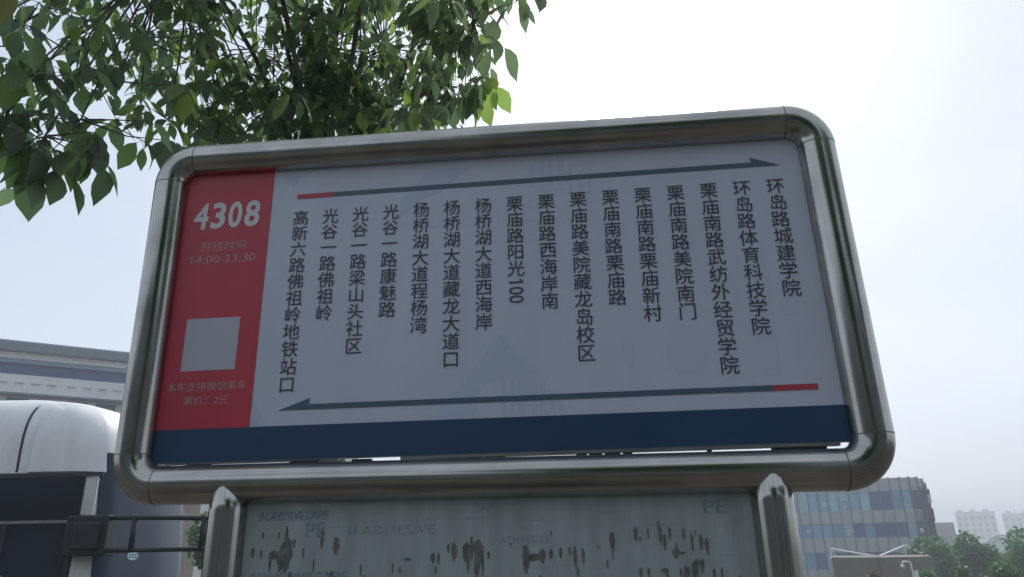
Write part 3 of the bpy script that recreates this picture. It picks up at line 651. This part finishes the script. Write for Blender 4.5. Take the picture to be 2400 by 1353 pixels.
pat = {0: 'adacaccacaaccacbbdabadddd', 1: 'acadcacadaadcbdbbbabadadd', 2: 'cacbacacdbcbbdbbbdabadddd'}
for r_, (z0, z1) in enumerate(glz):
    for k in range(nb_):
        ch = pat[r_][k % len(pat[r_])]
        q = MB(); band(q, ss[k], ss[k + 1], z0, z1, -0.12)
        wo = q.build('window', M['pane_' + ch], off)
        if k % 5 == 2:
            t_ = MB(); a, c = ss[k] + 0.25, ss[k] + 0.85
            for (u0, u1, v0, v1) in ((a, c, 0.1, 0.16), (a, c, 1.04, 1.1), (a, a + 0.06, 0.1, 1.1), (c - 0.06, c, 0.1, 1.1)): band(t_, u0, u1, z0 + v0, z0 + v1, -0.08, 1)
            t_.build('sash', M['fin'], wo)
        if (k * 7 + r_ * 3) % 11 == 4:
            t_ = MB(); u_ = ss[k] + 0.15 + 0.2 * (k % 3); v_ = z0 + (0.08, 0.45, 0.62)[k % 3] * (z1 - z0) * 0.6; band(t_, u_, min(u_ + 0.55, ss[k + 1] - 0.08), v_, v_ + 0.5, -0.09, 1)
            t_.build('blind', M['whitepaint' if k % 2 else 'pane_c'], wo)
for k in range(nb_ + 1):
    a = fp(ss[k], 0.0); b2 = fp(ss[k] + 0.01, 0.0); tx_ = (b2 - a).normalized(); n_ = Vector((tx_.y, -tx_.x, 0))
    mt_ = Matrix.Translation(a) @ Matrix((tx_, n_, Vector((0, 0, 1)))).transposed().to_4x4()
    MB().box(-0.045, 0.045, -0.2, 0.16, 0, topz(ss[k]) + 0.10, 0, mt_).build('fin', M['fin'], off)

# ------------------------------------------------------------------ kiosk building with a white roof rail
def pol(az, d, z=0.0): return Vector((0.637 + d * math.sin(R(az)), -1.448 + d * math.cos(R(az)), z))
C = pol(18.7, 45); kz = gz(C.y); kio = tag(empty('brown_pavilion', (C.x, C.y, kz)), 'low brown pavilion with bent white roof rail before the office building', 'pavilion')
def ke(az, d, e): v = pol(az, d, 1.55 + d * math.tan(R(e))); return v - Vector((C.x, C.y, kz))
q = MB(); Lp, Cp, Rp = ke(15.8, 46.5, -1.2), ke(18.7, 45, -1.18), ke(21.9, 46.5, -1.2); zt_ = Cp.z
bk = Vector((1.2, 4.5, 0)); ring = [Lp, Cp, Rp, Rp + bk, Lp + bk]
q.poly([(v.x, v.y, zt_) for v in ring])
for a, c in zip(ring, ring[1:] + ring[:1]): q.poly([(a.x, a.y, 0), (c.x, c.y, 0), (c.x, c.y, zt_), (a.x, a.y, zt_)])
q.build('wall', M['brown'], kio)
q = MB(); q.tube([(Cp.x - 0.02, Cp.y - 0.03, 0), (Cp.x - 0.02, Cp.y - 0.03, zt_ - 0.01)], 0.05, 8); q.build('corner_trim', M['fin'], kio)
q = MB()
for a, c in ((Lp, Cp), (Cp, Rp)):
    n_ = (c - a).cross(Vector((0, 0, 1))).normalized() * 0.03
    u0, u1 = a.lerp(c, 0.05), a.lerp(c, 0.95)
    q.poly([(u0 + n_).to_tuple()[:2] + (0.1,), (u1 + n_).to_tuple()[:2] + (0.1,), (u1 + n_).to_tuple()[:2] + (0.55,), (u0 + n_).to_tuple()[:2] + (0.55,)])
q.build('dark_base', M['fin'], kio)
PL0, PL, PC, PR, PE_ = ke(15.72, 46.4, -1.26), ke(15.95, 46.4, -0.6), ke(18.7, 44.95, -1.12), ke(20.4, 45.8, -0.46), ke(21.6, 46.4, -1.08)
rl = MB()
for a, c in ((PL0, PL), (PL, PC), (PC, PR)): rl.tube([a, c], 0.035, 8)
for u in (0.15, 0.42, 0.68, 0.93): rl.tube([PR.lerp(PE_, u), PR.lerp(PE_, u + 0.12)], 0.035, 8)
rl.tube([PR, (PR.x, PR.y, zt_)], 0.02, 6)
for v in (PL, PR, PC): rl.box(v.x - 0.11, v.x + 0.14, v.y - 0.08, v.y + 0.08, v.z - 0.05, v.z + 0.06)
rl.build('roof_rail', M['whitepaint'], kio)

# garden lamp
Lc = pol(20.62, 25); lz = gz(Lc.y); lamp = tag(empty('garden_lamp', (Lc.x, Lc.y, lz)), 'white gooseneck lamp post with hanging globe near the pavilion', 'lamp post')
h = 1.55 + 25 * math.tan(R(-1.46)) - lz
q = MB(); q.tube([(0.0, 0, 0), (-0.02, 0, h - 0.05), (-0.05, 0, h), (-0.2, 0, h + 0.012), (-0.25, 0, h - 0.012), (-0.26, 0, h - 0.06)], 0.022, 10); q.build('pole', M['whitepaint'], lamp, smooth=True)
q = MB()
for k in range(9): pass
gr = [[(-0.26 + 0.055 * math.sin(math.pi * j / 8) * math.cos(2 * math.pi * i / 14), 0.055 * math.sin(math.pi * j / 8) * math.sin(2 * math.pi * i / 14), h - 0.115 + 0.055 * math.cos(math.pi * j / 8)) for i in range(14)] for j in range(9)]
q.grid(gr, close=True); q.build('globe', M['globe'], lamp, smooth=True)
MB().box(0.02, 0.13, -0.01, 0.01, h - 0.48, h - 0.24).build('sign_plate', M['whitepaint'], lamp, bevel=0.008)

# ------------------------------------------------------------------ trees and shrubs
def leafy(mb, c, rx, ry, rz_, n_, size, seed, sub=9):
    r_ = random.Random(seed); cl = []
    for k in range(sub):
        v = rv(r_).normalized() * r_.uniform(0.25, 0.78); cl.append((Vector((v.x * rx, v.y * ry, v.z * rz_)), r_.uniform(0.30, 0.52)))
    for k in range(n_):
        o_, rr = r_.choice(cl); v = rv(r_)
        v = v.normalized() * (v.length ** 0.5)
        p_ = c + o_ + Vector((v.x * rx, v.y * ry, v.z * rz_)) * rr
        d = (rv(r_) + Vector((0, 0, -0.4))).normalized(); nn = (rv(r_) + Vector((0, 0, 0.8)))
        L = size * r_.uniform(0.6, 1.3); s_ = d.cross(nn).normalized() * L * 0.32
        b_ = mb.add([p_, p_ + d * L * 0.45 + s_, p_ + d * L, p_ + d * L * 0.5 - s_])
        mb.face((b_, b_ + 1, b_ + 2, b_ + 3), None, 0, max(0.01, r_.random()))
def street_tree(name, label, az, d, e_top, e_bot, half_az, seed, m_='treeleaf', n_=4200, size=0.30, group=None, cat='tree', trunk=True):
    P = pol(az, d); z0 = gz(P.y); zt2 = 1.55 + d * math.tan(R(e_top)); zb = max(z0 + 0.25, 1.55 + d * math.tan(R(e_bot)))
    t = tag(empty(name, (P.x, P.y, z0)), label, cat, group)
    rx = d * math.tan(R(half_az)); cz = (zt2 + zb) / 2 - z0; rz_ = (zt2 - zb) / 2
    q = MB(); r0 = max(0.02, rx * 0.07)
    q.tube([(0, 0, -0.1), (0.02 * rx, 0, cz * 0.5), (0, 0.03, cz)], [r0, r0 * 0.75, r0 * 0.5], 10)
    for k in range(5):
        a = 2 * math.pi * k / 5 + seed; q.tube([(0, 0, cz * 0.55), (rx * 0.3 * math.cos(a), rx * 0.3 * math.sin(a), cz * 0.85), (rx * 0.6 * math.cos(a), rx * 0.6 * math.sin(a), cz + rz_ * 0.2)], [r0 * 0.6, r0 * 0.4, r0 * 0.15], 7)
    q.build('trunk' if trunk else 'stem', M['bark'], t, smooth=True)
    q = MB(); leafy(q, Vector((0, 0, cz)), rx, rx, rz_, n_, size, seed); q.build('crown' if trunk else 'foliage', M[m_], t)
    return t
gt = 'roadside trees at right'
street_tree('street_tree', 'green tree in front of the round corner of the office building', 21.75, 64, 1.05, -3.4, 1.6, 1, group=gt)
street_tree('street_tree', 'middle green tree below the larger white apartment block', 24.15, 66, 0.32, -3.4, 1.65, 2, group=gt)
street_tree('street_tree', 'green tree at the right edge below the cut off apartment block', 27.2, 62, 0.42, -3.4, 1.85, 3, group=gt)
street_tree('street_tree', 'dark green tree seen between the bus and the sign post', -27.75, 22, 3.6, -3.0, 1.45, 4, n_=2600, size=0.16)
gs = 'shrubs beside the parked cars'
street_tree('shrub', 'yellow green shrub between the two pale parked cars', 23.4, 33, -1.72, -3.2, 0.5, 5, 'yleaf', 900, 0.12, gs, 'shrub', False)
street_tree('shrub', 'dark green shrub at the foot of the lamp post', 21.2, 31, -1.9, -3.2, 0.75, 6, 'treeleaf', 900, 0.13, gs, 'shrub', False)
street_tree('shrub', 'dark green shrub behind the right hand cars', 25.6, 36, -1.35, -3.0, 1.3, 8, 'treeleaf', 1400, 0.15, gs, 'shrub', False)
street_tree('flowering_shrub', 'pink flowering shrub against the brown pavilion wall', 18.2, 38, -1.95, -3.2, 0.75, 7, 'pinkleaf', 900, 0.12, None, 'shrub', False)

# unseen trees and dark row added behind the camera to darken sign and steel
for k, (x, y, hh, rr) in enumerate(((1.8, -6.2, 6.8, 2.9), (6.6, -4.6, 7.2, 3.0))):
    t = tag(empty('street_tree', (x, y, 0)), 'unseen tree added behind the viewer to darken the sign and steel', 'tree', 'unseen trees added behind the viewer')
    q = MB(); q.tube([(0, 0, -0.1), (0.05, 0, 1.5), (0, 0.04, hh - 1.5)], [0.16, 0.12, 0.07], 12); q.build('trunk', M['bark'], t, smooth=True)
    q = MB(); leafy(q, Vector((0, 0, hh - 1.6)), rr, rr, 2.2, 2600, 0.34, 40 + k, 12); q.build('crown', M['treeleaf'], t)
bl = tag(empty('added_dark_row', (0, -16, 0)), 'unseen dark row added behind the viewer to darken the steel reflections', 'building')
MB().box(-30, 30, -8, 0, 0, 7.5).build('wall', M['dark_row'], bl)
MB().box(-30.3, 30.3, -8.3, 0.4, 7.502, 7.9).build('roof', M['hall_grey'], bl)
for i in range(14):
    for z in (0.6, 4.3): MB().box(-29 + i * 4.2, -26 + i * 4.2, -0.1, 0.06, z, z + 2.2).build('window', M['aptwin'], bl)
# ------------------------------------------------------------------ far buildings at right
def block(name, label, cat, az, d, half, e_top, m_, nwx, nwz, rise, wx, wh_, group=None, depth=12, tilt=0.0, roofbits=True):
    P = pol(az, d, -5.0); t = tag(empty(name, P, -R(az) + tilt), label, cat, group)
    hw = d * math.tan(R(half)); top_ = 1.55 + d * math.tan(R(e_top)) + 5
    MB().box(-hw, hw, 0, depth, 0, top_).build('wall', m_, t)
    for i in range(nwx):
        x = -hw + (i + 0.5) * 2 * hw / nwx
        for j in range(nwz):
            z = top_ - 1.0 - (j + 1) * rise + 0.4
            if z < 0.5: continue
            f_ = MB().box(x - wx / 2, x + wx / 2, -0.12, 0.1, z, z + wh_).build('window', M['aptwin'], t)
            MB().box(x - wx / 2 - 0.15, x + wx / 2 + 0.15, -0.45, -0.121, z - 0.25, z - 0.02).build('sill', m_, f_)
    if roofbits:
        q = MB()
        for u in (-0.75, -0.1, 0.55): q.box(hw * u - 1.2, hw * u + 1.4, 2, 6, top_ - 0.3, top_ + 1.6)
        q.box(-hw - 0.2, hw + 0.2, -0.4, 0.4, top_ + 0.001, top_ + 0.35)
        q.tube([(-hw * 0.5, 3, top_), (-hw * 0.5, 3, top_ + 4)], 0.12, 6)
        q.build('roof_house', m_, t)
    return t
ga = 'far apartment blocks'
block('apartment_block', 'larger pale white apartment block far behind the trees', 'building', 24.76, 450, 1.1, 1.48, M['apt'], 6, 5, 3.0, 1.5, 1.7, ga)
block('apartment_block', 'pale apartment block cut off by the right picture edge', 'building', 27.6, 480, 1.4, 1.32, M['apt'], 8, 5, 3.0, 1.4, 1.7, ga)
block('concrete_building', 'plain grey block just right of the round office corner', 'building', 22.6, 180, 0.88, 0.92, M['grey_block'], 4, 2, 3.5, 1.2, 1.4, None, 10, 0, False)
P = pol(25.95, 150, -5); ar = tag(empty('arched_hall', P, -R(25.95)), 'low white hall with curved roof between the right hand trees', 'building')
q = MB(); pts = [(-3.2 + 6.4 * k / 20, 4.2 + 2.2 * math.sin(math.pi * k / 20)) for k in range(21)]
q.poly([(x, 0, z) for x, z in pts] + [(3.2, 0, 0), (-3.2, 0, 0)]); q.grid([[(x, 0, z) for x, z in pts], [(x, 14, z) for x, z in pts]])
for s_ in (-3.2, 3.2): q.poly([(s_, 0, 0), (s_, 14, 0), (s_, 14, 4.2), (s_, 0, 4.2)])
q.build('wall', M['whitepaint'], ar)
q = MB(); q.grid([[(x * 1.05, -0.5, z + 0.12) for x, z in pts], [(x * 1.05, -0.5, z + 0.42) for x, z in pts], [(x * 1.05, 14, z + 0.42) for x, z in pts]]); q.build('roof', M['apt'], ar)

# gate house seen past the bus windscreen
P = pol(-29.75, 30, 0); P.z = gz(P.y); gh = tag(empty('gate_house', P, R(29.75)), 'beige and pink gate house seen past the bus windscreen', 'building')
MB().box(-2.6, 0.12, 0, 3, 0, 4.6).build('wall', M['pinkwall'], gh)
MB().box(0.122, 0.50, -0.05, 3, 0, 4.6).build('pier', M['beige'], gh)
MB().box(-2.8, 0.6, -0.2, 3.2, 4.602, 4.9).build('roof', M['hall_grey'], gh)

# ------------------------------------------------------------------ parked cars
def car(name, label, az, d, paint, rz, group):
    P = pol(az, d); P.z = gz(P.y); t = tag(empty(name, P, rz), label, 'car', group)
    q = MB(); secs = []
    for x, zb, zt3, hw in ((-2.2, 0.45, 0.62, 0.66), (-2.12, 0.30, 0.84, 0.80), (-1.6, 0.24, 0.93, 0.87), (-0.8, 0.22, 0.95, 0.89), (0.6, 0.22, 0.94, 0.89), (1.3, 0.24, 0.88, 0.87), (1.95, 0.28, 0.74, 0.80), (2.15, 0.42, 0.60, 0.66)):
        secs.append([(x, -hw * 0.94, zb), (x, -hw, zb + 0.15), (x, -hw, zt3 - 0.14), (x, -hw * 0.90, zt3), (x, hw * 0.90, zt3), (x, hw, zt3 - 0.14), (x, hw, zb + 0.15), (x, hw * 0.94, zb)])
    bs_ = q.grid(secs, close=True); q.face([bs_[0] + k for k in range(8)]); q.face([bs_[-1] + k for k in range(8)])
    smooth_angle(q.build('body', paint, t), 35)
    q = MB(); rw = [((-1.75, 1.25), 0.80, 0.93), ((-1.2, 0.72), 0.67, 1.32), ((-0.95, 0.45), 0.60, 1.43), ((-0.6, 0.1), 0.50, 1.475)]
    bs_ = q.grid([[(a, -hw, z), (a * 0.5 + c * 0.5, -hw * 1.02, z + 0.005), (c, -hw, z), (c + 0.04, 0, z + 0.006), (c, hw, z), (a * 0.5 + c * 0.5, hw * 1.02, z + 0.005), (a, hw, z), (a - 0.04, 0, z + 0.006)] for (a, c), hw, z in rw], close=True)
    q.face([bs_[-1] + k for k in range(8)]); smooth_angle(q.build('cabin', paint, t), 30)
    for s_ in (-1, 1):
        for x0, x1, u0, u1 in ((-1.25, -0.28, -0.98, -0.30), (-0.2, 0.92, -0.2, 0.60)):
            MB().poly([(x0, s_ * 0.800, 0.965), (x1, s_ * 0.800, 0.965), (u1, s_ * 0.690, 1.29), (u0, s_ * 0.690, 1.29)]).build('window', M['carglass'], t)
    MB().poly([(1.235, -0.70, 0.97), (1.235, 0.70, 0.97), (0.775, 0.58, 1.30), (0.775, -0.58, 1.30)]).build('windscreen', M['carglass'], t)
    MB().poly([(-1.745, -0.70, 0.97), (-1.745, 0.70, 0.97), (-1.265, 0.58, 1.30), (-1.265, -0.58, 1.30)]).build('rear_window', M['carglass'], t)
    for x in (-1.35, 1.38):
        for s_ in (-1, 1):
            wh = MB().tube([(x, s_ * 0.72, 0.31), (x, s_ * 0.90, 0.31)], 0.31, 22).build('wheel', M['tyre'], t)
            MB().tube([(x, s_ * 0.899, 0.31), (x, s_ * 0.91, 0.31)], 0.19, 18).build('rim', M['rim'], wh)
    for s_ in (-1, 1): MB().box(2.02, 2.13, s_ * 0.62 - 0.14, s_ * 0.62 + 0.14, 0.55, 0.68).build('headlight', M['lampglass'], t, bevel=0.02)
    return t
gc = 'cars parked below the trees'
car('parked_car', 'silver car leftmost of the three under the trees', 22.4, 31, M['car_silver'], R(20), gc)
car('parked_car', 'white car in the middle under the trees', 24.8, 30.5, M['car_white'], R(70), gc)
car('parked_car', 'dark red car at the right edge under the trees', 27.0, 30.5, M['car_red'], R(60), gc)
# ------------------------------------------------------------------ air
hzm = bpy.data.materials.new('air'); hzm.use_nodes = True; t = hzm.node_tree; t.nodes.clear()
o = t.nodes.new('ShaderNodeOutputMaterial'); v = t.nodes.new('ShaderNodeVolumePrincipled')
v.inputs['Density'].default_value = 0.0023; v.inputs['Color'].default_value = (0.86, 0.90, 0.96, 1); v.inputs['Anisotropy'].default_value = 0.2
t.links.new(v.outputs[0], o.inputs['Volume'])
tag(MB().box(-1950, 1950, -450, 1950, -6.0, 26).build('haze', hzm), kind='stuff')
